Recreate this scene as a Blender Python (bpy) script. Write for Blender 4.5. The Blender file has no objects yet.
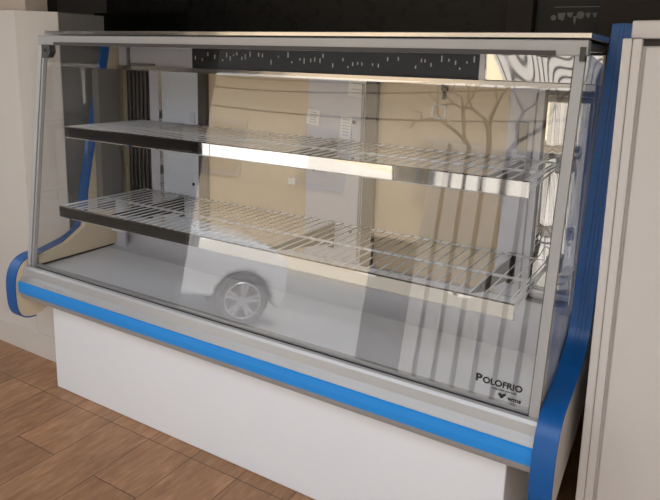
import bpy, bmesh, math, random
from mathutils import Vector, Matrix
random.seed(7)
C = bpy.context.scene.collection
sc = bpy.context.scene
PI = math.pi

# ------------------------------------------------------------------ materials
def mat(name):
    m = bpy.data.materials.new(name); m.use_nodes = True
    nt = m.node_tree; nt.nodes.clear()
    out = nt.nodes.new('ShaderNodeOutputMaterial')
    return m, nt, out

def srgb(r, g, b):
    def f(c):
        c /= 255
        return c/12.92 if c <= .04045 else ((c+.055)/1.055)**2.4
    return (f(r), f(g), f(b), 1)

def plain(name, col, rough=.5, metal=0., var=.06, scale=6., bump=0., bscale=40., spec=.5, emit=None):
    """principled with a gentle procedural tone variation and optional bump"""
    m, nt, out = mat(name)
    N = nt.nodes.new; L = nt.links.new
    p = N('ShaderNodeBsdfPrincipled')
    p.inputs['Roughness'].default_value = rough
    p.inputs['Metallic'].default_value = metal
    p.inputs['Specular IOR Level'].default_value = spec
    tc = N('ShaderNodeTexCoord')
    n = N('ShaderNodeTexNoise'); n.inputs['Scale'].default_value = scale; n.inputs['Detail'].default_value = 4
    L(tc.outputs['Object'], n.inputs['Vector'])
    mx = N('ShaderNodeMix'); mx.data_type = 'RGBA'
    mx.inputs['A'].default_value = tuple(c*(1-var) for c in col[:3])+(1,)
    mx.inputs['B'].default_value = tuple(min(1, c*(1+var)) for c in col[:3])+(1,)
    L(n.outputs['Fac'], mx.inputs['Factor'])
    L(mx.outputs['Result'], p.inputs['Base Color'])
    if bump:
        n2 = N('ShaderNodeTexNoise'); n2.inputs['Scale'].default_value = bscale; n2.inputs['Detail'].default_value = 3
        L(tc.outputs['Object'], n2.inputs['Vector'])
        b = N('ShaderNodeBump'); b.inputs['Strength'].default_value = 1; b.inputs['Distance'].default_value = bump
        L(n2.outputs['Fac'], b.inputs['Height']); L(b.outputs['Normal'], p.inputs['Normal'])
    L(p.outputs['BSDF'], out.inputs['Surface'])
    return m

def glass(name, tint=(.985, .985, .985), f0=.045, boost=1.35):
    """thin clear pane: transparent with Schlick reflection"""
    m, nt, out = mat(name); N = nt.nodes.new; L = nt.links.new
    g = N('ShaderNodeNewGeometry')
    d = N('ShaderNodeVectorMath'); d.operation = 'DOT_PRODUCT'
    L(g.outputs['Incoming'], d.inputs[0]); L(g.outputs['Normal'], d.inputs[1])
    a = N('ShaderNodeMath'); a.operation = 'ABSOLUTE'; L(d.outputs['Value'], a.inputs[0])
    o = N('ShaderNodeMath'); o.operation = 'SUBTRACT'; o.inputs[0].default_value = 1; L(a.outputs[0], o.inputs[1])
    pw = N('ShaderNodeMath'); pw.operation = 'POWER'; pw.inputs[1].default_value = 5; L(o.outputs[0], pw.inputs[0])
    ml = N('ShaderNodeMath'); ml.operation = 'MULTIPLY_ADD'; ml.inputs[1].default_value = 1-f0; ml.inputs[2].default_value = f0
    L(pw.outputs[0], ml.inputs[0])
    bo = N('ShaderNodeMath'); bo.operation = 'MULTIPLY'; bo.inputs[1].default_value = boost; bo.use_clamp = True
    L(ml.outputs[0], bo.inputs[0])
    t = N('ShaderNodeBsdfTransparent'); t.inputs['Color'].default_value = tint+(1,)
    gl = N('ShaderNodeBsdfGlossy'); gl.inputs['Roughness'].default_value = 0.0
    gl.inputs['Color'].default_value = (1, 1, 1, 1)
    mx = N('ShaderNodeMixShader'); L(bo.outputs[0], mx.inputs['Fac']); L(t.outputs[0], mx.inputs[1]); L(gl.outputs[0], mx.inputs[2])
    L(mx.outputs[0], out.inputs['Surface'])
    return m

def wavy(name, col, rough=.04, scale=(6, 6, 6), dist=.01, detail=1.0):
    """polished stainless sheet with gentle dents"""
    m, nt, out = mat(name); N = nt.nodes.new; L = nt.links.new
    p = N('ShaderNodeBsdfPrincipled'); p.inputs['Base Color'].default_value = col
    p.inputs['Metallic'].default_value = 1; p.inputs['Roughness'].default_value = rough
    tc = N('ShaderNodeTexCoord'); mp = N('ShaderNodeMapping'); mp.inputs['Scale'].default_value = scale
    L(tc.outputs['Object'], mp.inputs['Vector'])
    n = N('ShaderNodeTexNoise'); n.inputs['Scale'].default_value = 1; n.inputs['Detail'].default_value = detail
    L(mp.outputs[0], n.inputs['Vector'])
    b = N('ShaderNodeBump'); b.inputs['Strength'].default_value = 1; b.inputs['Distance'].default_value = dist
    L(n.outputs['Fac'], b.inputs['Height']); L(b.outputs[0], p.inputs['Normal'])
    L(p.outputs[0], out.inputs['Surface'])
    return m

def plank_mat():
    m, nt, out = mat('wood_plank_tile'); N = nt.nodes.new; L = nt.links.new
    tc = N('ShaderNodeTexCoord')
    sx = N('ShaderNodeSeparateXYZ'); L(tc.outputs['Object'], sx.inputs[0])
    # U = y , V = x
    ay = N('ShaderNodeMath'); ay.operation = 'ADD'; ay.inputs[1].default_value = 6.05; L(sx.outputs['Y'], ay.inputs[0])
    ax = N('ShaderNodeMath'); ax.operation = 'ADD'; ax.inputs[1].default_value = -.12+.1965*41; L(sx.outputs['X'], ax.inputs[0])
    cb = N('ShaderNodeCombineXYZ'); L(ay.outputs[0], cb.inputs['X']); L(ax.outputs[0], cb.inputs['Y'])
    br = N('ShaderNodeTexBrick')
    br.offset = .2; br.offset_frequency = 2; br.squash = 1
    br.inputs['Scale'].default_value = 1; br.inputs['Brick Width'].default_value = 1.2
    br.inputs['Row Height'].default_value = .1965; br.inputs['Mortar Size'].default_value = .0016
    br.inputs['Mortar Smooth'].default_value = .3; br.inputs['Bias'].default_value = 0
    br.inputs['Color1'].default_value = (0, 0, 0, 1); br.inputs['Color2'].default_value = (1, 1, 1, 1); br.inputs['Mortar'].default_value = (.5, .5, .5, 1)
    L(cb.outputs[0], br.inputs['Vector'])
    # grain : noise stretched along y, shifted per plank
    mp = N('ShaderNodeMapping'); mp.inputs['Scale'].default_value = (46, 9, 1)
    L(tc.outputs['Object'], mp.inputs['Vector'])
    off = N('ShaderNodeVectorMath'); off.operation = 'MULTIPLY_ADD'; off.inputs[1].default_value = (7, 7, 7)
    L(br.outputs['Color'], off.inputs[0]); L(mp.outputs[0], off.inputs[2])
    gr = N('ShaderNodeTexNoise'); gr.inputs['Scale'].default_value = 1; gr.inputs['Detail'].default_value = 8; gr.inputs['Roughness'].default_value = .62; gr.inputs['Distortion'].default_value = .6
    L(off.outputs[0], gr.inputs['Vector'])
    cr = N('ShaderNodeValToRGB'); e = cr.color_ramp.elements
    e[0].position = .25; e[0].color = srgb(132, 92, 62); e[1].position = .75; e[1].color = srgb(184, 140, 102)
    k = e.new(.5); k.color = srgb(160, 115, 79)
    L(gr.outputs['Fac'], cr.inputs[0])
    # blotches
    bl = N('ShaderNodeTexNoise'); bl.inputs['Scale'].default_value = 5; bl.inputs['Detail'].default_value = 3
    L(tc.outputs['Object'], bl.inputs['Vector'])
    hs = N('ShaderNodeHueSaturation'); L(cr.outputs[0], hs.inputs['Color'])
    va = N('ShaderNodeMapRange'); va.inputs['From Min'].default_value = .3; va.inputs['From Max'].default_value = .7; va.inputs['To Min'].default_value = .82; va.inputs['To Max'].default_value = 1.12
    L(bl.outputs['Fac'], va.inputs['Value'])
    pv = N('ShaderNodeMath'); pv.operation = 'MULTIPLY_ADD'; pv.inputs[1].default_value = .30; pv.inputs[2].default_value = .79
    L(br.outputs['Color'], pv.inputs[0])
    vv = N('ShaderNodeMath'); vv.operation = 'MULTIPLY'; L(va.outputs[0], vv.inputs[0]); L(pv.outputs[0], vv.inputs[1])
    L(vv.outputs[0], hs.inputs['Value'])
    mx = N('ShaderNodeMix'); mx.data_type = 'RGBA'
    by = N('ShaderNodeMath'); by.operation = 'ADD'; by.inputs[1].default_value = .05; L(sx.outputs['Y'], by.inputs[0])
    ba = N('ShaderNodeMath'); ba.operation = 'ABSOLUTE'; L(by.outputs[0], ba.inputs[0])
    bl2 = N('ShaderNodeMath'); bl2.operation = 'LESS_THAN'; bl2.inputs[1].default_value = .0014; L(ba.outputs[0], bl2.inputs[0])
    bm2 = N('ShaderNodeMath'); bm2.operation = 'MAXIMUM'; L(br.outputs['Fac'], bm2.inputs[0]); L(bl2.outputs[0], bm2.inputs[1])
    L(bm2.outputs[0], mx.inputs['Factor'])
    L(hs.outputs[0], mx.inputs['A']); mx.inputs['B'].default_value = srgb(70, 46, 32)
    p = N('ShaderNodeBsdfPrincipled'); p.inputs['Roughness'].default_value = .42
    L(mx.outputs['Result'], p.inputs['Base Color'])
    b = N('ShaderNodeBump'); b.inputs['Distance'].default_value = .002; b.inputs['Strength'].default_value = .6; b.invert = True
    L(br.outputs['Fac'], b.inputs['Height']); L(b.outputs[0], p.inputs['Normal'])
    L(p.outputs[0], out.inputs['Surface'])
    return m

def damask_mat(name, base, hi, scale):
    """dark wall covering with a tone-on-tone leafy pattern"""
    m, nt, out = mat(name); N = nt.nodes.new; L = nt.links.new
    tc = N('ShaderNodeTexCoord')
    n = N('ShaderNodeTexNoise'); n.inputs['Scale'].default_value = scale*.8; n.inputs['Detail'].default_value = 2
    L(tc.outputs['Object'], n.inputs['Vector'])
    ad = N('ShaderNodeVectorMath'); ad.operation = 'MULTIPLY_ADD'; ad.inputs[1].default_value = (.12, .12, .12)
    L(n.outputs['Color'], ad.inputs[0]); L(tc.outputs['Object'], ad.inputs[2])
    v = N('ShaderNodeTexVoronoi'); v.inputs['Scale'].default_value = scale; L(ad.outputs[0], v.inputs['Vector'])
    cr = N('ShaderNodeValToRGB'); e = cr.color_ramp.elements
    e[0].position = .28; e[0].color = hi; e[1].position = .42; e[1].color = base
    L(v.outputs['Distance'], cr.inputs[0])
    p = N('ShaderNodeBsdfPrincipled'); p.inputs['Roughness'].default_value = .55
    L(cr.outputs[0], p.inputs['Base Color']); L(p.outputs[0], out.inputs['Surface'])
    return m

M = {}
M['white_steel'] = plain('white_enamel_steel', srgb(228, 228, 230), .35, var=.015, bump=.0006, bscale=9)
M['cream_side'] = plain('cream_side_sheet', srgb(224, 206, 176), .5, var=.04)
M['blue_band'] = plain('blue_plastic_band', srgb(10, 84, 150), .34, var=.06, scale=14)
M['blue_stripe'] = plain('bright_blue_stripe', srgb(36, 138, 216), .3, var=.03)
M['alu'] = plain('satin_aluminium', srgb(168, 165, 163), .42, metal=.35, var=.05, scale=10)
M['alu_dark'] = plain('dark_aluminium', srgb(70, 66, 64), .5, metal=.3)  # darker aluminium for channels, bar lip, clips and latch
M['alu_light'] = plain('brushed_aluminium_rail', srgb(184, 181, 179), .38, metal=.35, var=.04)
M['rubber'] = plain('black_rubber', srgb(30, 29, 29), .6)
M['glass'] = glass('clear_front_glass')
M['glass_side'] = glass('clear_side_glass', boost=1.0)
M['deck'] = plain('pale_grey_deck', srgb(226, 225, 226), .32, var=.05, scale=4)
M['ledge'] = plain('grey_ledge', srgb(196, 195, 197), .4, var=.04)
M['beige'] = plain('beige_door_reflection', srgb(196, 176, 146), .4, var=.035, scale=2)  # flat beige stands in for the reflection in the mirrored doors
M['grey_panel'] = plain('pale_lilac_grey_upright', srgb(190, 188, 196), .4, var=.03)
M['blue_white'] = plain('bluish_white_upright', srgb(200, 204, 212), .35, var=.03)
M['post_dark'] = plain('dark_bronze_post', srgb(84, 76, 70), .4, metal=.3)
M['grey_col'] = plain('grey_end_column', srgb(128, 124, 120), .4, metal=.2)
M['tan_strip'] = plain('tan_strip', srgb(176, 160, 136), .4)
M['wire'] = plain('chromed_wire', srgb(226, 226, 226), .3, metal=.25, var=.02)
M['chrome'] = plain('chrome', srgb(210, 208, 206), .12, metal=1)
M['rail'] = wavy('stainless_price_rail', srgb(226, 221, 215), .03, (4, 2, 3), .005)
M['mirror'] = wavy('dented_stainless_header', srgb(236, 232, 226), .04, (5, 1, 3), .003, 0.3)
M['mirror_soft'] = wavy('brushed_stainless', srgb(214, 208, 200), .22, (6, 6, 6), .004)
M['slat_reflection'] = None
M['bracket'] = plain('dark_bracket', srgb(66, 64, 62), .4, metal=.4)
M['ink'] = plain('black_print', srgb(18, 18, 20), .5)
M['paper'] = plain('white_paper', srgb(222, 220, 218), .8)
M['paper_line'] = plain('faint_grey_print', srgb(150, 150, 152), .8)
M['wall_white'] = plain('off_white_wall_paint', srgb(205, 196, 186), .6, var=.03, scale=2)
M['wall_upper'] = plain('taupe_wall_paint', srgb(178, 162, 148), .7, var=.03)
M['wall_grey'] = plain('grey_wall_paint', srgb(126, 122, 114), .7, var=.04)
M['wall_dark'] = plain('dark_taupe_paint', srgb(66, 60, 55), .7)
M['fridge_white'] = plain('white_cabinet_enamel', srgb(204, 197, 191), .35, var=.02, scale=2)
M['damask'] = damask_mat('black_leafy_wallpaper', srgb(44, 42, 42), srgb(30, 29, 29), 16)
M['lace'] = damask_mat('dark_lace_wallpaper', srgb(60, 56, 54), srgb(34, 32, 32), 42)
M['black_gloss'] = plain('black_moulding', srgb(26, 24, 23), .4)
M['plank'] = plank_mat()
M['landing'] = plain('added_cream_landing', srgb(204, 194, 178), .7)
M['ceiling'] = plain('ceiling_paint', srgb(120, 114, 108), .8)
M['stone_dark'] = plain('dark_pillar_tile_unlit_wall', srgb(56, 54, 54), .8, spec=.1)
M['asphalt'] = plain('grey_road', srgb(174, 172, 170), .9, var=.1, scale=3, bump=.003, bscale=60)
M['facade'] = plain('cream_facade', srgb(216, 200, 174), .9, var=.05, scale=1)
M['gate_white'] = plain('white_gate_board', srgb(236, 234, 232), .5)
M['gate_dark'] = plain('dark_gate_backing', srgb(40, 38, 38), .7)
M['car_white'] = plain('white_car_paint', srgb(238, 238, 240), .25)
M['car_glass'] = plain('dark_car_window', srgb(34, 38, 42), .1)
M['tyre'] = plain('tyre_rubber', srgb(38, 38, 40), .8)
M['alloy'] = plain('alloy_wheel', srgb(196, 197, 200), .3, metal=.4)
M['lamp_red'] = plain('red_tail_lamp', srgb(150, 24, 22), .25)
M['lamp_clear'] = plain('clear_headlamp', srgb(220, 224, 228), .2)
M['board'] = plain('black_menu_board', srgb(38, 39, 43), .5)
M['board_label'] = plain('dim_white_label', srgb(150, 152, 158), .7)

def slat_reflection_mat():  # dark stripes painted in for what the mirrored rear reflects
    m, nt, out = mat('painted_slat_reflection'); N = nt.nodes.new; L = nt.links.new
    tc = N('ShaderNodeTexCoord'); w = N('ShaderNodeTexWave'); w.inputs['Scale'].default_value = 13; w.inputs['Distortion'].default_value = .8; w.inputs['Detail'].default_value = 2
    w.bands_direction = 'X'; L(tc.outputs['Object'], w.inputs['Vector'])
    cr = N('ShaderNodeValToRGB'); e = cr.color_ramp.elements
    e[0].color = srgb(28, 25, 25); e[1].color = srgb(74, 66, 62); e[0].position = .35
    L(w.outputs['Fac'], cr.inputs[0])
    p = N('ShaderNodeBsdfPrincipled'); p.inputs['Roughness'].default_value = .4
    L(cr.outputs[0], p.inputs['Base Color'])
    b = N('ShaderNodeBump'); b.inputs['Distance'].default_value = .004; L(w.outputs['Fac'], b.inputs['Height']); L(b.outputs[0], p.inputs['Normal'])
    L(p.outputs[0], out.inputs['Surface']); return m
M['slat_reflection'] = slat_reflection_mat()

# ------------------------------------------------------------------ mesh helpers
def box(bm, x0, x1, y0, y1, z0, z1, bev=0.):
    r = bmesh.ops.create_cube(bm, size=1)
    for v in r['verts']:
        v.co = Vector(((x0+x1)/2+v.co.x*(x1-x0), (y0+y1)/2+v.co.y*(y1-y0), (z0+z1)/2+v.co.z*(z1-z0)))
    if bev:
        es = list({e for v in r['verts'] for e in v.link_edges})
        bmesh.ops.bevel(bm, geom=es, offset=bev, segments=2, profile=.5, affect='EDGES')

def prism(bm, pts, x0, x1, axis='x'):
    """closed polygon extruded along an axis ; pts are (y,z) for x, (x,z) for y, (x,y) for z"""
    def P(a, b, t):
        return {'x': (t, a, b), 'y': (a, t, b), 'z': (a, b, t)}[axis]
    A = [bm.verts.new(P(a, b, x0)) for a, b in pts]
    B = [bm.verts.new(P(a, b, x1)) for a, b in pts]
    n = len(pts)
    fs = [bm.faces.new(A[::-1]), bm.faces.new(B)]
    for i in range(n):
        fs.append(bm.faces.new((A[i], A[(i+1) % n], B[(i+1) % n], B[i])))
    bmesh.ops.recalc_face_normals(bm, faces=fs)

def strip(bm, line, x0, x1, th):
    """band following an open (y,z) line, thickness th to its left"""
    n = len(line); off = []
    for i in range(n):
        a = Vector(line[max(i-1, 0)]); b = Vector(line[min(i+1, n-1)]); d = (b-a).normalized()
        off.append((line[i][0]+d.y*th, line[i][1]-d.x*th))
    prism_quad(bm, line, off, x0, x1)

def prism_quad(bm, a, b, x0, x1):
    n = len(a); V = []
    for i in range(n):
        V.append([bm.verts.new((x, p[0], p[1])) for x in (x0, x1) for p in (a[i], b[i])])
    fs = []
    for i in range(n-1):
        p, q = V[i], V[i+1]
        for s, t in ((0, 2), (2, 3), (3, 1), (1, 0)):
            fs.append(bm.faces.new((p[s], p[t], q[t], q[s])))
    for p in (V[0], V[-1]):
        fs.append(bm.faces.new((p[0], p[1], p[3], p[2])))
    bmesh.ops.recalc_face_normals(bm, faces=fs)

def tube(bm, pts, r, seg=8):
    pts = [Vector(p) for p in pts]; rings = []
    for i, p in enumerate(pts):
        d = (pts[min(i+1, len(pts)-1)]-pts[max(i-1, 0)]).normalized()
        u = d.cross(Vector((0, 0, 1)) if abs(d.z) < .9 else Vector((1, 0, 0))).normalized(); w = d.cross(u)
        rings.append([bm.verts.new(p+(u*math.cos(2*PI*k/seg)+w*math.sin(2*PI*k/seg))*r) for k in range(seg)])
    fs = []
    for a, b in zip(rings, rings[1:]):
        for k in range(seg):
            fs.append(bm.faces.new((a[k], a[(k+1) % seg], b[(k+1) % seg], b[k])))
    fs.append(bm.faces.new(rings[0][::-1])); fs.append(bm.faces.new(rings[-1]))
    bmesh.ops.recalc_face_normals(bm, faces=fs)

def cyl(bm, c, r, h, axis='y', seg=32, r2=None):
    m = Matrix.Translation(c) @ {'y': Matrix.Rotation(PI/2, 4, 'X'), 'x': Matrix.Rotation(PI/2, 4, 'Y'), 'z': Matrix.Identity(4)}[axis]
    bmesh.ops.create_cone(bm, cap_ends=True, segments=seg, radius1=r, radius2=r if r2 is None else r2, depth=h, matrix=m)

ROOTLOC = {}
def wloc(o):
    return ROOTLOC.get(o.name, Vector((0, 0, 0))) if o else Vector((0, 0, 0))

def obj(name, bm, m, parent=None, smooth=False, bevel=0., seg=2):
    me = bpy.data.meshes.new(name)
    base = wloc(parent)
    if base.length: bmesh.ops.translate(bm, verts=bm.verts, vec=-base)
    bm.to_mesh(me); bm.free()
    o = bpy.data.objects.new(name, me); C.objects.link(o)
    me.materials.append(m)
    if parent:
        o.parent = parent; ROOTLOC[o.name] = base
    if smooth:
        for p in me.polygons: p.use_smooth = True
    if bevel:
        b = o.modifiers.new('bevel', 'BEVEL'); b.width = bevel; b.segments = seg; b.limit_method = 'ANGLE'; b.angle_limit = .6
        b.harden_normals = True
        for p in me.polygons: p.use_smooth = True
    return o

def thing(name, label, cat, loc, group=None):
    o = bpy.data.objects.new(name, None); C.objects.link(o); o.location = loc
    o.empty_display_size = .1
    o['label'] = label; o['category'] = cat
    if group: o['group'] = group
    ROOTLOC[o.name] = Vector(loc)
    return o

def tag(o, label, cat, group=None):
    o['label'] = label; o['category'] = cat
    if group: o['group'] = group
    return o

def struct(name, bm, m, parent=None, **k):
    o = obj(name, bm, m, parent, **k)
    o['kind'] = 'structure'
    return o

def B(*boxes, bev=0.):
    bm = bmesh.new()
    for b in boxes: box(bm, *b, bev=bev)
    return bm

# ------------------------------------------------------------------ the room
struct('floor', B((-3.0, 3.9, -.80, 1.6, -.12, 0)), M['plank'])
struct('floor_added_landing', B((-3.0, 3.9, -1.95, -.80, -.12, -.002)), M['landing'])  # unseen pale landing added so the lower price rail reflects cream
struct('wall_back', B((-3.0, 3.9, 1.30, 1.45, 0, 2.45)), M['damask'])
struct('ceiling', B((-3.0, 3.9, -1.35, 1.45, 2.45, 2.57)), M['ceiling'])
bm = bmesh.new(); prism(bm, [(-3.0, .145), (-.20, .145), (-.088, .262), (-.088, .267), (-3.0, .267)], 0, 1.487, 'z')  # end shaped with a chamfer so it catches the front light
struct('wall_left', bm, M['wall_white'])
struct('baseboard_left', B((-3.0, .118, .130, .145, 0, .105)), M['wall_white'])
struct('trim_4', B((-.19, .122, .146, .175, 0, .262)), M['wall_white'])
struct('wall_upper_left', B((-3.0, -.155, .165, .265, 1.487, 2.45)), M['wall_upper'])
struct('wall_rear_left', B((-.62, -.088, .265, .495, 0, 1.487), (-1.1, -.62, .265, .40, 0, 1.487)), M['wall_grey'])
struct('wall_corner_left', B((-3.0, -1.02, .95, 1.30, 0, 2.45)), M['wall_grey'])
struct('wall_side_left', B((-3.12, -3.0, .145, 1.45, 0, 2.45)), M['wall_dark'])
struct('wall_side_right', B((3.9, 4.02, -1.95, 1.45, 0, 2.45)), M['wall_upper'])
struct('wall_front', B((-3.0, -.60, -1.58, -1.52, 0, 2.45)), M['stone_dark'])  # dark colour stands in for the unlit inner face
struct('trim_1', B((-.985, -.34, 1.285, 1.30, 1.56, 2.45)), M['lace'])
bm = bmesh.new(); prism(bm, [(-1.116, 1.56), (-.34, 1.56), (-.34, 1.44), (-1.0, 1.44)], 1.2, 1.285, 'y')
struct('trim_2', bm, M['black_gloss'])
struct('trim_3', B((1.482, 1.585, 1.22, 1.30, 0, 2.45)), M['wall_dark'])
struct('wall_right', B((1.84, 3.9, 1.2, 1.30, 0, 2.45)), M['wall_dark'])

# dark board with a row of pale labels high on the back wall
t = thing('menu_board', 'black board with a row of small pale labels high on the dark back wall', 'sign', (1.71, 1.27, 1.42))
obj('board', B((1.587, 1.838, 1.262, 1.2995, 1.42, 1.98), bev=.003), M['board'], t)
obj('rule_line', B((1.66, 1.83, 1.2605, 1.2625, 1.556, 1.559)), M['board_label'], t)
for k, (x, w, h, z) in enumerate(((1.66, .018, .026, 1.517), (1.690, .03, .03, 1.520), (1.722, .024, .02, 1.526), (1.742, .014, .034, 1.505), (1.762, .024, .02, 1.526), (1.79, .02, .02, 1.524), (1.815, .018, .02, 1.524))):
    bm = bmesh.new()
    if k in (0, 4): cyl(bm, (x, 1.2615, z), w*.6, .003, 'y', 16)
    else: prism(bm, [(x-w/2, z+h/2), (x+w/2, z+h/2), (x+w/2-.006, z-h/2), (x-w/2+.004, z-h/2+.006)], 1.2600, 1.2625, 'y')
    obj('pale_label', bm, M['board_label'], t)

# ------------------------------------------------------------------ display case
case = thing('display_case', 'long glass-fronted refrigerated display case with blue edging and a white base', 'display case', (1.0, .2, 0))
X0, X1 = 0.0, 2.0
GZ0, GY0, GZ1, GY1 = .487, 0.0, 1.384, .116
def gy(z): return GY0+(GY1-GY0)*(z-GZ0)/(GZ1-GZ0)

obj('base', B((.13, 1.93, .004, .46, 0, .34), bev=.004), M['white_steel'], case)
# bumper
bm = bmesh.new()
prism(bm, [(.05, .478), (-.016, .478), (-.024, .462), (-.036, .448), (-.044, .438), (-.046, .430), (-.046, .382), (-.040, .368), (-.022, .358), (.05, .350)], X0, X1)
bump = obj('bumper', bm, M['alu'], case, bevel=.003)
bm = bmesh.new()
prism(bm, [(-.044, .437), (-.0495, .434), (-.0505, .412), (-.0495, .391), (-.044, .388)], X0, X1)
obj('blue_stripe', bm, M['blue_stripe'], bump)
# worn print on the bumper
bm = bmesh.new()
for k in range(11):
    x = .035+k*.021+random.uniform(-.004, .004)
    z = .446+random.uniform(-.002, .002)
    y = -.0375-.0012-(.446-z)*.8
    w = random.uniform(.004, .009)
    box(bm, x, x+w, y-.0006, y+.0008, z, z+random.uniform(.002, .004))
obj('worn_print', bm, M['paper_line'], bump)
# sill rail carrying the glass
bm = bmesh.new()
prism(bm, [(.04, .470), (-.022, .453), (-.028, .455), (-.024, .484), (-.018, .492), (-.008, .494), (-.006, .484), (.012, .484), (.014, .496), (.026, .498), (.04, .490)], X0, X1)
rail = obj('sill_rail', bm, M['alu_light'], case)
obj('glazing_gasket', B((X0+.03, X1-.03, -.006, .012, .483, .4875)), M['rubber'], rail)

# end panels : S-shaped cream sheets with wide blue edging
EDGE = [(.425, 1.442), (.400, 1.32), (.335, .98), (.292, .76), (.284, .70), (.279, .66), (.268, .625), (.245, .595), (.21, .572), (.165, .555), (.11, .542), (.06, .532), (.02, .525), (-.015, .512), (-.04, .488), (-.054, .455), (-.060, .415), (-.060, .365), (-.056, .325), (-.044, .295), (-.02, .278), (.02, .272)]
def smooth_line(p, n=4):
    o = []
    for i in range(len(p)-1):
        a, b, c, d = p[max(i-1, 0)], p[i], p[i+1], p[min(i+2, len(p)-1)]
        for k in range(n):
            t = k/n
            o.append(tuple(.5*((2*b[j])+(-a[j]+c[j])*t+(2*a[j]-5*b[j]+4*c[j]-d[j])*t*t+(-a[j]+3*b[j]-3*c[j]+d[j])*t**3) for j in (0, 1)))
    return o+[p[-1]]
for x0, x1, ib in ((-.060, -.0, 1), (2.0, 2.055, 0)):
    edge = EDGE if not ib else [(.445, 1.388)]+[(a+(.040 if b > 1.2 else .022 if b > .9 else .014 if .57 < b else .006), b-(.012 if b > .53 and b < .66 else 0)) if b > .52 else (a, b) for a, b in EDGE[1:]]
    edge = smooth_line(edge)
    body = edge + [(.10, .300), (.24, .335), (.46, .43), (.58, .56), (.58, edge[0][1])]
    bm = bmesh.new(); prism(bm, body, x0+.0035, x1-.0035)
    ep = obj('end_panel', bm, M['cream_side'] if ib else M['fridge_white'], case)
    bm = bmesh.new()
    strip(bm, edge, x0, x1, .005)
    eb = obj('edge_band', bm, M['blue_band'], ep, bevel=.0015)
    bm = bmesh.new()
    for k in (.32, .5, .68):     # ribs along the band
        xx = x0+(x1-x0)*k
        strip(bm, edge[:36], xx-.0025, xx+.0025, .0072)
    obj('band_rib', bm, M['blue_band'], eb)
# flat seams where band meets the top
obj('top_board', B((X0+.003, 2.0, .13, .56, 1.392, 1.406), bev=.002), M['mirror_soft'], case)
tb = obj('top_bar', B((X0, X1, .102, .138, 1.352, 1.388), bev=.003), M['alu'], case)
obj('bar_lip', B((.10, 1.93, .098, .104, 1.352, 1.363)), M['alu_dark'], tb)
# slanted end posts
for x0, x1 in ((.0, .036), (1.973, 1.996)):
    bm = bmesh.new()
    ye = .011
    pts = [(GY0-.006, GZ0), (GY0+ye, GZ0), (gy(1.35)+ye, 1.352), (gy(1.35)-.006, 1.352)]
    if x0 < 1: prism(bm, pts, x0, x0+.020)
    else: prism(bm, pts, x0, x1)
    po = obj('glass_post', bm, M['alu_light'] if x0 < 1 else M['alu'], case)
    bm = bmesh.new()
    if x0 < 1:
        prism(bm, [(a+.004, b) for a, b in pts], x0+.020, x0+.027)
        ob = bmesh.new(); prism(ob, pts, x0+.027, x1); obj('inner_lip', ob, M['alu'], po)
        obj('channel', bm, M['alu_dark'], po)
    else:
        prism(bm, [(a+.008, b) for a, b in pts], x0-.004, x0)
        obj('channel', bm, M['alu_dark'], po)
    bm = bmesh.new()
    bx0 = x0+.03 if x0 < 1 else x1-.012
    prism(bm, [(bx0, 1.352), (bx0+.048, 1.352), (bx0+.05, 1.326), (bx0+.032, 1.305), (bx0, 1.303)] if x0 < 1 else [(bx0, 1.372), (bx0+.012, 1.372), (bx0+.012, 1.34), (bx0, 1.34)], .096, .122, 'y')
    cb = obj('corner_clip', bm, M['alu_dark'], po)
    if x0 < 1:
        bm = bmesh.new(); cyl(bm, (bx0+.022, .0945, 1.332), .006, .004, 'y', 12)
        obj('screw', bm, M['chrome'], cb)
# front glass : thin box in the slanted plane
bm = bmesh.new(); prism(bm, [(GY0, GZ0-.003), (GY0+.004, GZ0-.003), (gy(1.355)+.004, 1.355), (gy(1.355), 1.355)], X0+.03, 1.973)
fg = obj('front_glass', bm, M['glass'], case)
# side glass panes
for x in (.001, 1.995):
    bm = bmesh.new()
    back = [(yy-.001, zz) for yy, zz in EDGE[2:13]]
    prism(bm, [(gy(1.36)+.02, 1.36), (.398, 1.33)]+back+[(.018, .53), (gy(.53)+.02, .53)], x, x+.004)
    obj('side_glass', bm, M['glass_side'], case)
# inner deck (well floor), side curbs
obj('deck', B((.02, 1.98, .014, .50, .455, .483)), M['deck'], case)
for x0, x1 in ((.003, .028), (1.972, 1.994)):
    bm = bmesh.new(); prism(bm, [(.03, .478), (.03, .520), (.16, .548), (.25, .60), (.275, .66), (.49, .66), (.49, .478)], x0, x1)
    cu = obj('inner_curb', bm, M['cream_side'], case)
    bm = bmesh.new(); tube(bm, [(x0+.027 if x0 < 1 else x0-.002, .04, .489), (x0+.027 if x0 < 1 else x0-.002, .40, .489)], .0035)
    obj('curb_gasket', bm, M['rubber'], cu)

def bulged(name, x0, x1, z0, z1, y, sag, twist, m, fan=0., tilt=0.):
    # thin polished sheet that bellies outward and twists a little
    bm = bmesh.new(); nx_, nz_ = 40, 24
    V = []
    for i in range(nx_+1):
        u = 2*i/nx_-1; row = []
        for j in range(nz_+1):
            w = 2*j/nz_-1
            yy = y-sag*(1-fan*w)*(1-u*u)-twist*u*w*.5-.0005*math.cos(8*u+w)-tilt*w*(z1-z0)/2
            row.append(bm.verts.new((x0+(x1-x0)*i/nx_, yy, z0+(z1-z0)*j/nz_)))
        V.append(row)
    for i in range(nx_):
        for j in range(nz_):
            bm.faces.new((V[i][j], V[i+1][j], V[i+1][j+1], V[i][j+1]))
    bmesh.ops.recalc_face_normals(bm, faces=bm.faces)
    o = obj(name, bm, m, case, smooth=True)
    s_ = o.modifiers.new('sheet', 'SOLIDIFY'); s_.thickness = .002
    return o
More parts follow.
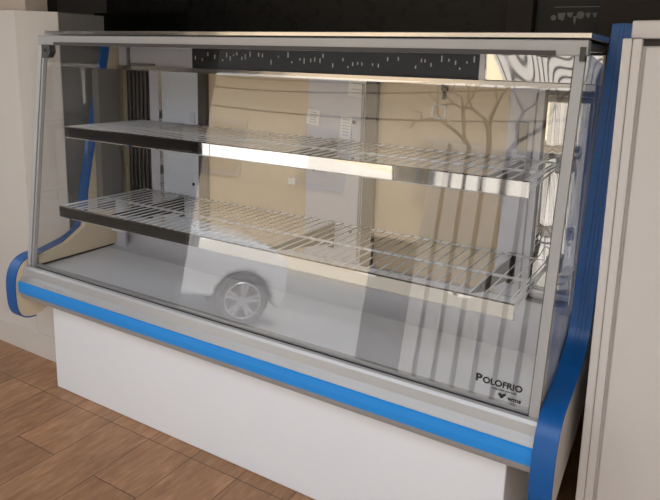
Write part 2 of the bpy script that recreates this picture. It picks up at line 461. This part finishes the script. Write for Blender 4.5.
# back wall of the case
YB = .42
DY = .08
def nx(x): return max(.004, 1.036*x-.089)
def bp(name, x0, x1, z0, z1, m, y0=YB, th=.02, parent=case, bev=0.):
    if name != 'end_column': x0, x1, y0 = nx(x0), nx(x1), y0+DY
    if z0 == .483: z0 = .60
    return obj(name, B((x0, x1, y0, y0+th, z0, z1), bev=bev), M[m], parent)
obj('rear_shell', B((.0, 2.0, .53, .56, .34, 1.392)), M['grey_col'], case)
bp('end_column', .002, .040, .66, 1.262, 'grey_col', .345, .11)
bp('end_strip', .090, .118, .483, 1.262, 'tan_strip', .405)
bp('slat_reflection_panel', .118, .262, .483, 1.255, 'slat_reflection', YB+.004)
obj('lower_upright', B((.050, .105, .40, .415, .483, .70), bev=.002), M['grey_panel'], case)
bp('end_strip', .262, .315, .483, 1.262, 'grey_panel', .415)
bp('polished_strip', .315, .338, .483, 1.262, 'mirror', .412)
def upright(x0, x1, m, holes):
    u = bp('upright', x0, x1, .483, 1.262, m, .408, .022, bev=.002)
    for x, z in holes:
        bm = bmesh.new(); cyl(bm, (nx(x), .4875, z), .007, .003, 'y', 14)
        obj('screw_hole', bm, M['rubber'], u)
    return u
u1 = upright(.338, .540, 'blue_white', ((.505, 1.03), (.505, .80), (.505, .62)))
obj('slot_strip', B((nx(.492), nx(.518), .4845, .4885, .95, 1.10)), M['grey_panel'], u1)
bp('door_post', .540, .580, .483, 1.262, 'post_dark', .400, .04)
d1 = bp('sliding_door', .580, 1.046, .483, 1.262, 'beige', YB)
obj('pull_plate', B((nx(.965), nx(.995), .494, .5005, .86, .885), bev=.001), M['paper'], d1)
u2 = upright(1.046, 1.281, 'grey_panel', ((1.075, .985), (1.235, .985), (1.235, 1.115), (1.235, .72)))
obj('slot_strip', B((nx(1.262), nx(1.272), .4845, .4885, .62, 1.25)), M['grey_col'], u2)
bp('door_post', 1.281, 1.322, .483, 1.262, 'post_dark', .398, .04)
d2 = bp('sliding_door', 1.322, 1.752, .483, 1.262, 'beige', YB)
lt = obj('door_latch', B((nx(1.538), nx(1.556), .485, .5005, 1.240, 1.262), (nx(1.543), nx(1.551), .487, .493, 1.212, 1.242)), M['alu_dark'], d2)
u3 = upright(1.752, 1.852, 'grey_panel', ((1.800, 1.12), (1.800, .945), (1.800, .70)))
obj('slot_strip', B((nx(1.786), nx(1.814), .4835, .4885, 1.06, 1.16), (nx(1.828), nx(1.833), .485, .4885, .62, 1.25)), M['grey_col'], u3)
bulged('polished_end_panel', nx(1.862), 1.970, .62, 1.245, .484, .0024, .003, M['mirror'], .1, .0)
# foot rail behind the deck
bm = bmesh.new(); prism(bm, [(.36, .484), (.40, .488), (.43, .500), (.455, .525), (.470, .560), (.478, .604), (.52, .604), (.52, .484)], .02, 1.98)
obj('rear_ledge', bm, M['ledge'], case, bevel=.004)
# header and upper housing
hd = bp('header_trim', .09, 1.985, 1.260, 1.278, 'mirror_soft', .395, .03)
vg = bp('air_vent', .51, 1.655, 1.278, 1.357, 'rubber', .405, .03)
random.seed(3)
for k in range(60):
    x = .53+k*.0187+random.uniform(-.005, .005)
    if random.random() < .2: continue
    z = 1.300+random.uniform(0, .034)
    bm = bmesh.new(); box(bm, nx(x)-.002, nx(x)+.002, .4835, .4855, z, z+random.uniform(.006, .02))
    obj('vent_slot', bm, M['paper'], vg)
bp('upper_panel', .09, .505, 1.278, 1.365, 'grey_panel', .41, .02)
obj('wire_clip', B((nx(.15), nx(.16), .478, .49, 1.278, 1.355), (nx(.165), nx(.30), .48, .49, 1.279, 1.29)), M['grey_col'], case)
bp('vent_end', 1.655, 1.672, 1.278, 1.357, 'wire', .402, .02)
bulged('polished_upper_panel', nx(1.672), 1.985, 1.278, 1.362, .482, .0045, .002, M['mirror'], .5, .07)
obj('soffit', B((.03, 1.98, .15, .53, 1.366, 1.386)), M['grey_col'], case)

# wire shelves
def shelf(z, yf, xs, label):
    yb = .482; x0, x1 = .160, 1.895
    bm = bmesh.new()
    n = 50
    for k in range(n+1):
        x = x0+.01+(x1-x0-.02)*k/n
        tube(bm, [(x, yf+.006, z), (x, yb, z)], .0023, 6)
    for y, zz, r in ((yf+.006, z-.004, .003), (yf+.5*(yb-yf), z-.006, .0042), (yb, z-.004, .003)):
        tube(bm, [(x0, y, zz), (x1, y, zz)], r, 6)
    for x in (x0, x1):
        tube(bm, [(x, yf, z-.002), (x, yb, z-.002)], .0042, 6)
        tube(bm, [(x, yf, z-.030), (x, yb-.03, z-.010)], .003, 6)
    s = obj('wire_shelf', bm, M['wire'], case, smooth=True)
    for a, b in zip(xs, xs[1:]):
        bm = bmesh.new()
        prism(bm, [(yf, z+.003), (yf-.0035, z), (yf-.0035, z-.038), (yf, z-.042), (yf+.010, z-.042), (yf+.010, z-.039), (yf+.002, z-.036), (yf+.002, z+.003)], a+.001, b-.001)
        obj('price_rail', bm, M['mirror'] if a > 1.5 else M['rail'], s)
    for x in (nx(.44), nx(1.16), nx(1.80)):
        bm = bmesh.new()
        prism(bm, [(.487, z-.01), (.487, z-.085), (yf+.14, z-.036), (yf+.05, z-.012)], x-.002, x+.002)
        prism(bm, [(.489, z-.0), (.489, z-.1), (.481, z-.1), (.481, z-.0)], x-.012, x+.012)
        obj('shelf_bracket', bm, M['bracket'], s)
    bm = bmesh.new(); box(bm, 1.885, 1.93, .45, .482, z-.03, z+.018, bev=.003)
    obj('end_bracket', bm, M['bracket'], s)
    return s
shelf(1.050, .085, (.16, .885, 1.545, 1.905), 'upper')
lo = shelf(.748, .042, (.16, .82, 1.905), 'lower')
obj('bracket_cap', B((.335, .40, .135, .165, .66, .70), bev=.004), M['paper'], lo)

# printing on the glass
def text(body, x, z, size, m, parent, name, sx=1., off=.003):
    cu = bpy.data.curves.new('t', 'FONT'); cu.body = body; cu.size = size; cu.offset = size*.035; cu.extrude = .0002
    to = bpy.data.objects.new('t', cu); C.objects.link(to)
    dg = bpy.context.evaluated_depsgraph_get(); dg.update()
    me = bpy.data.meshes.new_from_object(to.evaluated_get(dg))
    bpy.data.objects.remove(to)
    bm = bmesh.new(); bm.from_mesh(me); bpy.data.meshes.remove(me)
    th = math.atan2(GY1-GY0, GZ1-GZ0)
    mt = Matrix.Translation((x, gy(z)-.0018, z)) @ Matrix.Rotation(PI/2-th, 4, 'X') @ Matrix.Diagonal((sx, 1, 1, 1))
    bmesh.ops.transform(bm, matrix=mt, verts=bm.verts)
    return bm
def join(*bms):
    r = bmesh.new()
    for b in bms:
        me = bpy.data.meshes.new('j'); b.to_mesh(me); r.from_mesh(me); bpy.data.meshes.remove(me); b.free()
    return r
obj('brand_print', join(text('P', 1.832, .543, .027, M['ink'], fg, 'b', 1.2), text('OLOFRIO', 1.851, .543, .0215, M['ink'], fg, 'b', 1.08)), M['ink'], fg)
obj('tagline_print', join(text('refrigera\u00e7\u00e3o comercial', 1.874, .534, .0062, M['ink'], fg, 'b', 1.1)), M['ink'], fg)
bm = bmesh.new()
zz = .516
prism(bm, [(1.893, zz+.010), (1.898, zz+.014), (1.903, zz+.010), (1.908, zz+.014), (1.914, zz+.012), (1.904, zz), (1.900, zz)], gy(zz)-.0024, gy(zz)-.0014, 'y')
obj('maker_mark', join(bm, text('wms', 1.917, .5155, .0155, M['ink'], fg, 'b', 1.15)), M['ink'], fg)
# oval sticker left on the glass
# label on the right side glass
st = obj('side_label', B((1.9985, 2.0, .225, .262, .712, .80)), M['grey_panel'], case)

# ------------------------------------------------------------------ small loose things
def notice(x0, x1, z0, z1, y, tilt, label, lines):
    cx, cz = (x0+x1)/2, (z0+z1)/2
    bm = bmesh.new(); box(bm, x0, x1, y-.001, y, z0, z1)
    bmesh.ops.rotate(bm, verts=bm.verts, cent=(cx, y, cz), matrix=Matrix.Rotation(tilt, 3, 'Y'))
    o = thing('paper_notice', label, 'paper', (cx, y, cz), 'small white papers in the display case')
    obj('sheet', bm, M['paper'], o)
    bm = bmesh.new()
    for k in range(lines):
        z = z1-(k+1.2)*(z1-z0)/(lines+1.4); w = (x1-x0)*random.uniform(.45, .72)
        box(bm, cx-w/2, cx+w/2, y-.0016, y-.0008, z-.0012, z+.0012)
    bmesh.ops.rotate(bm, verts=bm.verts, cent=(cx, y, cz), matrix=Matrix.Rotation(tilt, 3, 'Y'))
    obj('print_lines', bm, M['paper_line'], o)
notice(nx(1.209), nx(1.276), 1.205, 1.274, .4865, .06, 'white paper taped at the top of the middle grey upright in the case', 2)
notice(nx(1.046), nx(1.098), 1.094, 1.150, .4865, .10, 'white printed paper on the left edge of the middle upright, above the upper shelf', 5)
notice(nx(1.182), nx(1.226), 1.055, 1.135, .4865, .05, 'narrow white printed paper beside the screw on the middle grey upright', 6)
bm = bmesh.new()
SX = nx(1.53)-1.53
for a in ((1.505, 1.555, 1.189, 1.194), (1.505, 1.555, 1.148, 1.153), (1.505, 1.51, 1.148, 1.194), (1.55, 1.555, 1.148, 1.194)):
    box(bm, a[0]+SX, a[1]+SX, .4985, .4998, a[2], a[3])
bmesh.ops.rotate(bm, verts=bm.verts, cent=(1.53+SX, .499, 1.17), matrix=Matrix.Rotation(.08, 3, 'Y'))
tag(obj('sticker', bm, M['paper']), 'small square outline sticker on the right beige sliding door', 'sticker')
# ------------------------------------------------------------------ white cabinet on the right
cab = thing('upright_cabinet', 'tall white cabinet standing close at the right end of the display case', 'cabinet', (2.50, .40, 0))
obj('carcass', B((.0, .80, .02, .60, .05, 1.384), bev=.004), M['fridge_white'], None)
def cabpart(name, bm, m, parent):
    # local frame : x from the left edge, y from the front ; stands slightly out of plumb
    mt = Matrix.Translation((2.090, .10, 0)) @ Matrix.Rotation(-.0145, 4, 'Y')
    bmesh.ops.transform(bm, matrix=mt, verts=bm.verts)
    return obj(name, bm, m, parent)
bpy.data.objects.remove(bpy.data.objects['carcass'])
cabpart('carcass', B((.004, .80, .022, .60, .03, 1.376), bev=.004), M['fridge_white'], cab)
cabpart('top_rail', B((.012, .80, .034, .60, 1.392, 1.432), bev=.004), M['fridge_white'], cab)
cabpart('top_gap', B((.02, .79, .05, .58, 1.374, 1.394)), M['wall_dark'], cab)
fr = cabpart('door_frame', B((0, .0195, .0, .03, .02, 1.392), bev=.003), M['fridge_white'], cab)
cabpart('frame_bead', B((.0205, .040, .002, .03, .02, 1.391), bev=.003), M['fridge_white'], fr)
cabpart('frame_seal', B((.0185, .0215, .004, .03, .02, 1.385)), M['wall_grey'], fr)
cabpart('door', B((.046, .78, .014, .035, .03, 1.374), bev=.003), M['fridge_white'], cab)
for q in ((.03, .08, .06, .12, 0, .03), (.70, .75, .06, .12, -.015, .03), (.03, .08, .5, .56, 0, .03), (.70, .75, .5, .56, -.015, .03)):
    cabpart('foot', B(q), M['rubber'], cab)

# ------------------------------------------------------------------ the street in front (seen in the glass and the polished rails)
SZ = -.65
struct('street', B((-16, 12, -16, -1.95, SZ-.1, SZ)), M['asphalt'])
fac = thing('facade_building', 'cream street building with dark windows, reflected in the front glass', 'building', (-4, -11, SZ))
obj('wall', B((-16, 12, -11.4, -11, SZ, 3.75)), M['facade'], fac)
for x in (-12, -9, -6, -3, 0.5, 3.5):
    w = obj('window', B((x, x+1.3, -11.0, -10.96, 1.2, 2.6)), M['alu_light'], fac)
    obj('pane', B((x+.08, x+1.22, -10.97, -10.95, 1.28, 2.52)), M['tan_strip'], w)
bm = bmesh.new(); prism(bm, [(-10.6, 3.72), (-10.6, 3.86), (-13.4, 6.6), (-13.4, 6.4)], -16, 12)
obj('added_dark_roof', bm, M['stone_dark'], fac)  # dark roof added to keep the upper glass reflection dark
obj('sidewalk', B((-16, 12, -11, -9.4, SZ, SZ+.12)), M['facade'], fac)

gate = thing('slatted_gate', 'white gate of upright boards with thin dark gaps, reflected in the polished rails', 'gate', (1.2, -2.5, SZ))
k = 0; x = .62
obj('gate_backing', B((.62, 2.50, -2.56, -2.54, SZ, 1.46)), M['gate_dark'], gate)
while x < 2.45:
    obj('gate_board', B((x, x+.097, -2.54, -2.515, SZ, 1.46), bev=.004), M['gate_white'], gate)
    x += .135
tag(obj('gate_pillar', B((.30, .585, -2.75, -2.48, SZ, .70), (.285, .60, -2.765, -2.465, .70, .74)), M['stone_dark']), 'low dark pillar beside the white slatted gate on the street', 'pillar')

# parked car
R_CAR = -.85
car = thing('car', 'white car parked in the street, its front wheel reflected in the front glass', 'car', (-3.2, -4.8, SZ))
WR = .295
def arch(cx, r, n=10, z=.30):
    return [(cx+r*math.cos(PI*k/n), max(.2, z+r*math.sin(PI*k/n))) for k in range(n+1)]
xo, yo = -2.12, -4.35     # front wheel centre, near side (the whole car is turned afterwards)
prof = [(.47, .22), (.51, .45), (.49, .72), (.42, .86), (.22, .96), (-.25, 1.03), (-.62, 1.06), (-3.2, 1.02), (-3.38, .95), (-3.42, .5), (-3.3, .22)]
low = [(-2.65+.40, .22)]
pts = prof + arch(-2.65, .34)[::-1] + arch(0, .34)[::-1]
bm = bmesh.new(); prism(bm, [(xo+a, SZ+b) for a, b in pts], yo-1.72, yo, 'y')
cbdy = obj('body', bm, M['car_white'], car, bevel=.05, seg=3)
cabin = [(-.55, 1.0), (-1.15, 1.44), (-1.7, 1.50), (-2.6, 1.46), (-3.25, 1.0)]
bm = bmesh.new()
A = [bm.verts.new((xo+a, yo-.04-(.2 if b > 1.2 else 0), SZ+b)) for a, b in cabin]; Bv = [bm.verts.new((xo+a, yo-1.68+(.2 if b > 1.2 else 0), SZ+b)) for a, b in cabin]
fs = [bm.faces.new(A), bm.faces.new(Bv[::-1])]+[bm.faces.new((A[i], Bv[i], Bv[(i+1) % 5], A[(i+1) % 5])) for i in range(5)]
bmesh.ops.recalc_face_normals(bm, faces=fs)
obj('cabin', bm, M['car_white'], car, bevel=.04, seg=3)
for win in ([(-.80, 1.06), (-1.22, 1.38), (-1.72, 1.42), (-1.72, 1.06)], [(-1.80, 1.06), (-1.80, 1.42), (-2.5, 1.38), (-2.95, 1.06)]):
    bm = bmesh.new()
    A = [bm.verts.new((xo+a, yo-.028-(b-1.0)*.42, SZ+b)) for a, b in win]; Bv = [bm.verts.new((xo+a, yo-.06-(b-1.0)*.42, SZ+b)) for a, b in win]
    fs = [bm.faces.new(A), bm.faces.new(Bv[::-1])]+[bm.faces.new((A[i], Bv[i], Bv[(i+1) % 4], A[(i+1) % 4])) for i in range(4)]
    bmesh.ops.recalc_face_normals(bm, faces=fs)
    obj('side_window', bm, M['car_glass'], car)
for q in (0, -2.65):
    obj('arch_liner', B((xo+q-.36, xo+q+.36, yo-.5, yo-.24, SZ+.2, SZ+.68)), M['tyre'], car)
for wx in (0, -2.65):
    for wy in (-.10, -1.62):
        bm = bmesh.new(); cyl(bm, (xo+wx, yo+wy, SZ+.30), .30, .20, 'y', 40)
        bmesh.ops.bevel(bm, geom=[e for e in bm.edges if e.calc_face_angle(0) > 1], offset=.03, segments=3, affect='EDGES')
        w = obj('wheel', bm, M['tyre'], car, smooth=False)
        s = 1 if wy > -1 else -1
        bm = bmesh.new()
        yf = yo+wy+s*.104
        cyl(bm, (xo+wx, yf, SZ+.30), .06, .02, 'y', 20)
        for q in range(5):
            a = 2*PI*q/5+.3
            for da in (-.16, .16):
                c, sn = math.cos(a+da), math.sin(a+da); px, pz = -sn*.018, c*.018
                prism(bm, [(xo+wx+c*.05+px, SZ+.30+sn*.05+pz), (xo+wx+c*.05-px, SZ+.30+sn*.05-pz), (xo+wx+c*.20-px, SZ+.30+sn*.20-pz), (xo+wx+c*.20+px, SZ+.30+sn*.20+pz)], yf-.01, yf+.01, 'y')
        ring = [(xo+wx+0.205*math.cos(2*PI*k/32), yf, SZ+.30+0.205*math.sin(2*PI*k/32)) for k in range(33)]
        tube(bm, ring, .012, 6)
        obj('rim', bm, M['alloy'], w)
obj('headlamp', B((xo+.32, xo+.485, yo-.30, yo-.005, SZ+.72, SZ+.82), bev=.02), M['lamp_clear'], car)
obj('tail_lamp', B((xo-3.44, xo-3.30, yo-.30, yo-.005, SZ+.72, SZ+.90), bev=.02), M['lamp_red'], car)
obj('door_handle', B((xo-1.58, xo-1.42, yo-.01, yo+.02, SZ+.86, SZ+.89), bev=.006), M['car_white'], car)

car_piv = Matrix.Translation((xo, yo, 0)) @ Matrix.Rotation(R_CAR, 4, 'Z') @ Matrix.Translation((-xo, -yo, 0))
car.matrix_world = car_piv @ Matrix.Translation((-3.2, -4.8, SZ))

tree = thing('street_tree', 'bare dark street tree, faintly reflected in the upper right of the front glass', 'tree', (-.35, -7.2, SZ))
bm = bmesh.new(); tube(bm, [(-.35, -7.2, SZ), (-.32, -7.2, .6), (-.38, -7.2, 1.7)], .07, 8)
obj('trunk', bm, M['stone_dark'], tree)
random.seed(11)
def branch(p, d, ln, rad, lvl):
    q = p+d*ln
    m_ = p+d*ln*.5+Vector((random.uniform(-.05, .05), 0, random.uniform(-.03, .05)))
    bm = bmesh.new(); tube(bm, [p, m_, q], rad, 6); obj('branch', bm, M['stone_dark'], tree)
    if lvl:
        for a in (-.55, .5):
            a += random.uniform(-.2, .2)
            nd = (Matrix.Rotation(a, 3, 'Y') @ d+Vector((0, random.uniform(-.25, .25), .1))).normalized()
            branch(q, nd, ln*.72, rad*.68, lvl-1)
for a in (-.7, -.1, .6):
    branch(Vector((-.38, -7.2, 1.65)), Vector((math.sin(a), 0, math.cos(a))), .62, .04, 3)

# overhead cables across the street, held by two poles
for x in (-9.5, 3.4):
    bm = bmesh.new(); cyl(bm, (x, -6, 2.2), .11, 5.7, 'z', 20, .08)
    po = tag(obj('utility_pole', bm, M['wall_grey'], smooth=True), 'grey concrete pole at the far left end of the street cables' if x < 0 else 'grey concrete pole at the right end of the street cables', 'pole')
for k, z in enumerate((2.15, 2.32, 2.55, 2.85)):
    bm = bmesh.new()
    tube(bm, [(-9.4+12.7*i/16, -5.9+.22*k-.33, z+.5*((i/8-1)**2)+.06*i*(k % 2)/4) for i in range(17)], .012, 6)
    tag(obj('street_cable', bm, M['rubber']), ('lowest', 'second lowest', 'second highest', 'highest')[k]+' of the four dark cables strung over the street', 'cable', 'cables over the street')

# ------------------------------------------------------------------ light
w = bpy.data.worlds.new('daylight'); sc.world = w; w.use_nodes = True
nt = w.node_tree; nt.nodes.clear()
o = nt.nodes.new('ShaderNodeOutputWorld'); bg = nt.nodes.new('ShaderNodeBackground')
tc = nt.nodes.new('ShaderNodeTexCoord'); sp = nt.nodes.new('ShaderNodeSeparateXYZ'); cr = nt.nodes.new('ShaderNodeValToRGB')
nt.links.new(tc.outputs['Generated'], sp.inputs[0]); nt.links.new(sp.outputs['Z'], cr.inputs[0])
e = cr.color_ramp.elements; e[0].position = 0; e[0].color = (1, .985, .97, 1); e[1].position = .8; e[1].color = (.80, .88, 1, 1)
nt.links.new(cr.outputs[0], bg.inputs['Color']); bg.inputs['Strength'].default_value = 1.6
nt.links.new(bg.outputs[0], o.inputs['Surface'])
sd = bpy.data.lights.new('sun', 'SUN'); sd.energy = 3.4; sd.angle = .1; sd.color = (1, .95, .88)
so = bpy.data.objects.new('sun', sd); C.objects.link(so)
so.rotation_euler = Vector((.35, .32, .75)).to_track_quat('Z', 'Y').to_euler()

# ------------------------------------------------------------------ camera
cam = bpy.data.cameras.new('camera'); co = bpy.data.objects.new('camera', cam); C.objects.link(co); sc.camera = co
CAMP = [638.34172, 2.26654, -1.47355, 1.32871, 0.54195, -0.2047, 0.02836, 326.48304, 191.73003]
F, PX, PY = CAMP[0], CAMP[7], CAMP[8]
yaw, pitch, roll = CAMP[4:7]

fw = Vector((-math.sin(yaw)*math.cos(pitch), math.cos(yaw)*math.cos(pitch), math.sin(pitch)))
r0 = Vector((math.cos(yaw), math.sin(yaw), 0)); u0 = r0.cross(fw)
rr = r0*math.cos(roll)+u0*math.sin(roll); uu = u0*math.cos(roll)-r0*math.sin(roll)
co.matrix_world = Matrix(((rr.x, uu.x, -fw.x, CAMP[1]), (rr.y, uu.y, -fw.y, CAMP[2]), (rr.z, uu.z, -fw.z, CAMP[3]), (0, 0, 0, 1)))
cam.sensor_width = 36; cam.lens = F*36/660
cam.shift_x = (330-PX)/660; cam.shift_y = (PY-250)/660
cam.clip_start = .02

sc.view_settings.view_transform = 'Standard'
sc.view_settings.look = 'None'
sc.view_settings.exposure = 0.66
sc.cycles.transparent_max_bounces = 24
sc.cycles.max_bounces = 10
sc.cycles.use_denoising = True
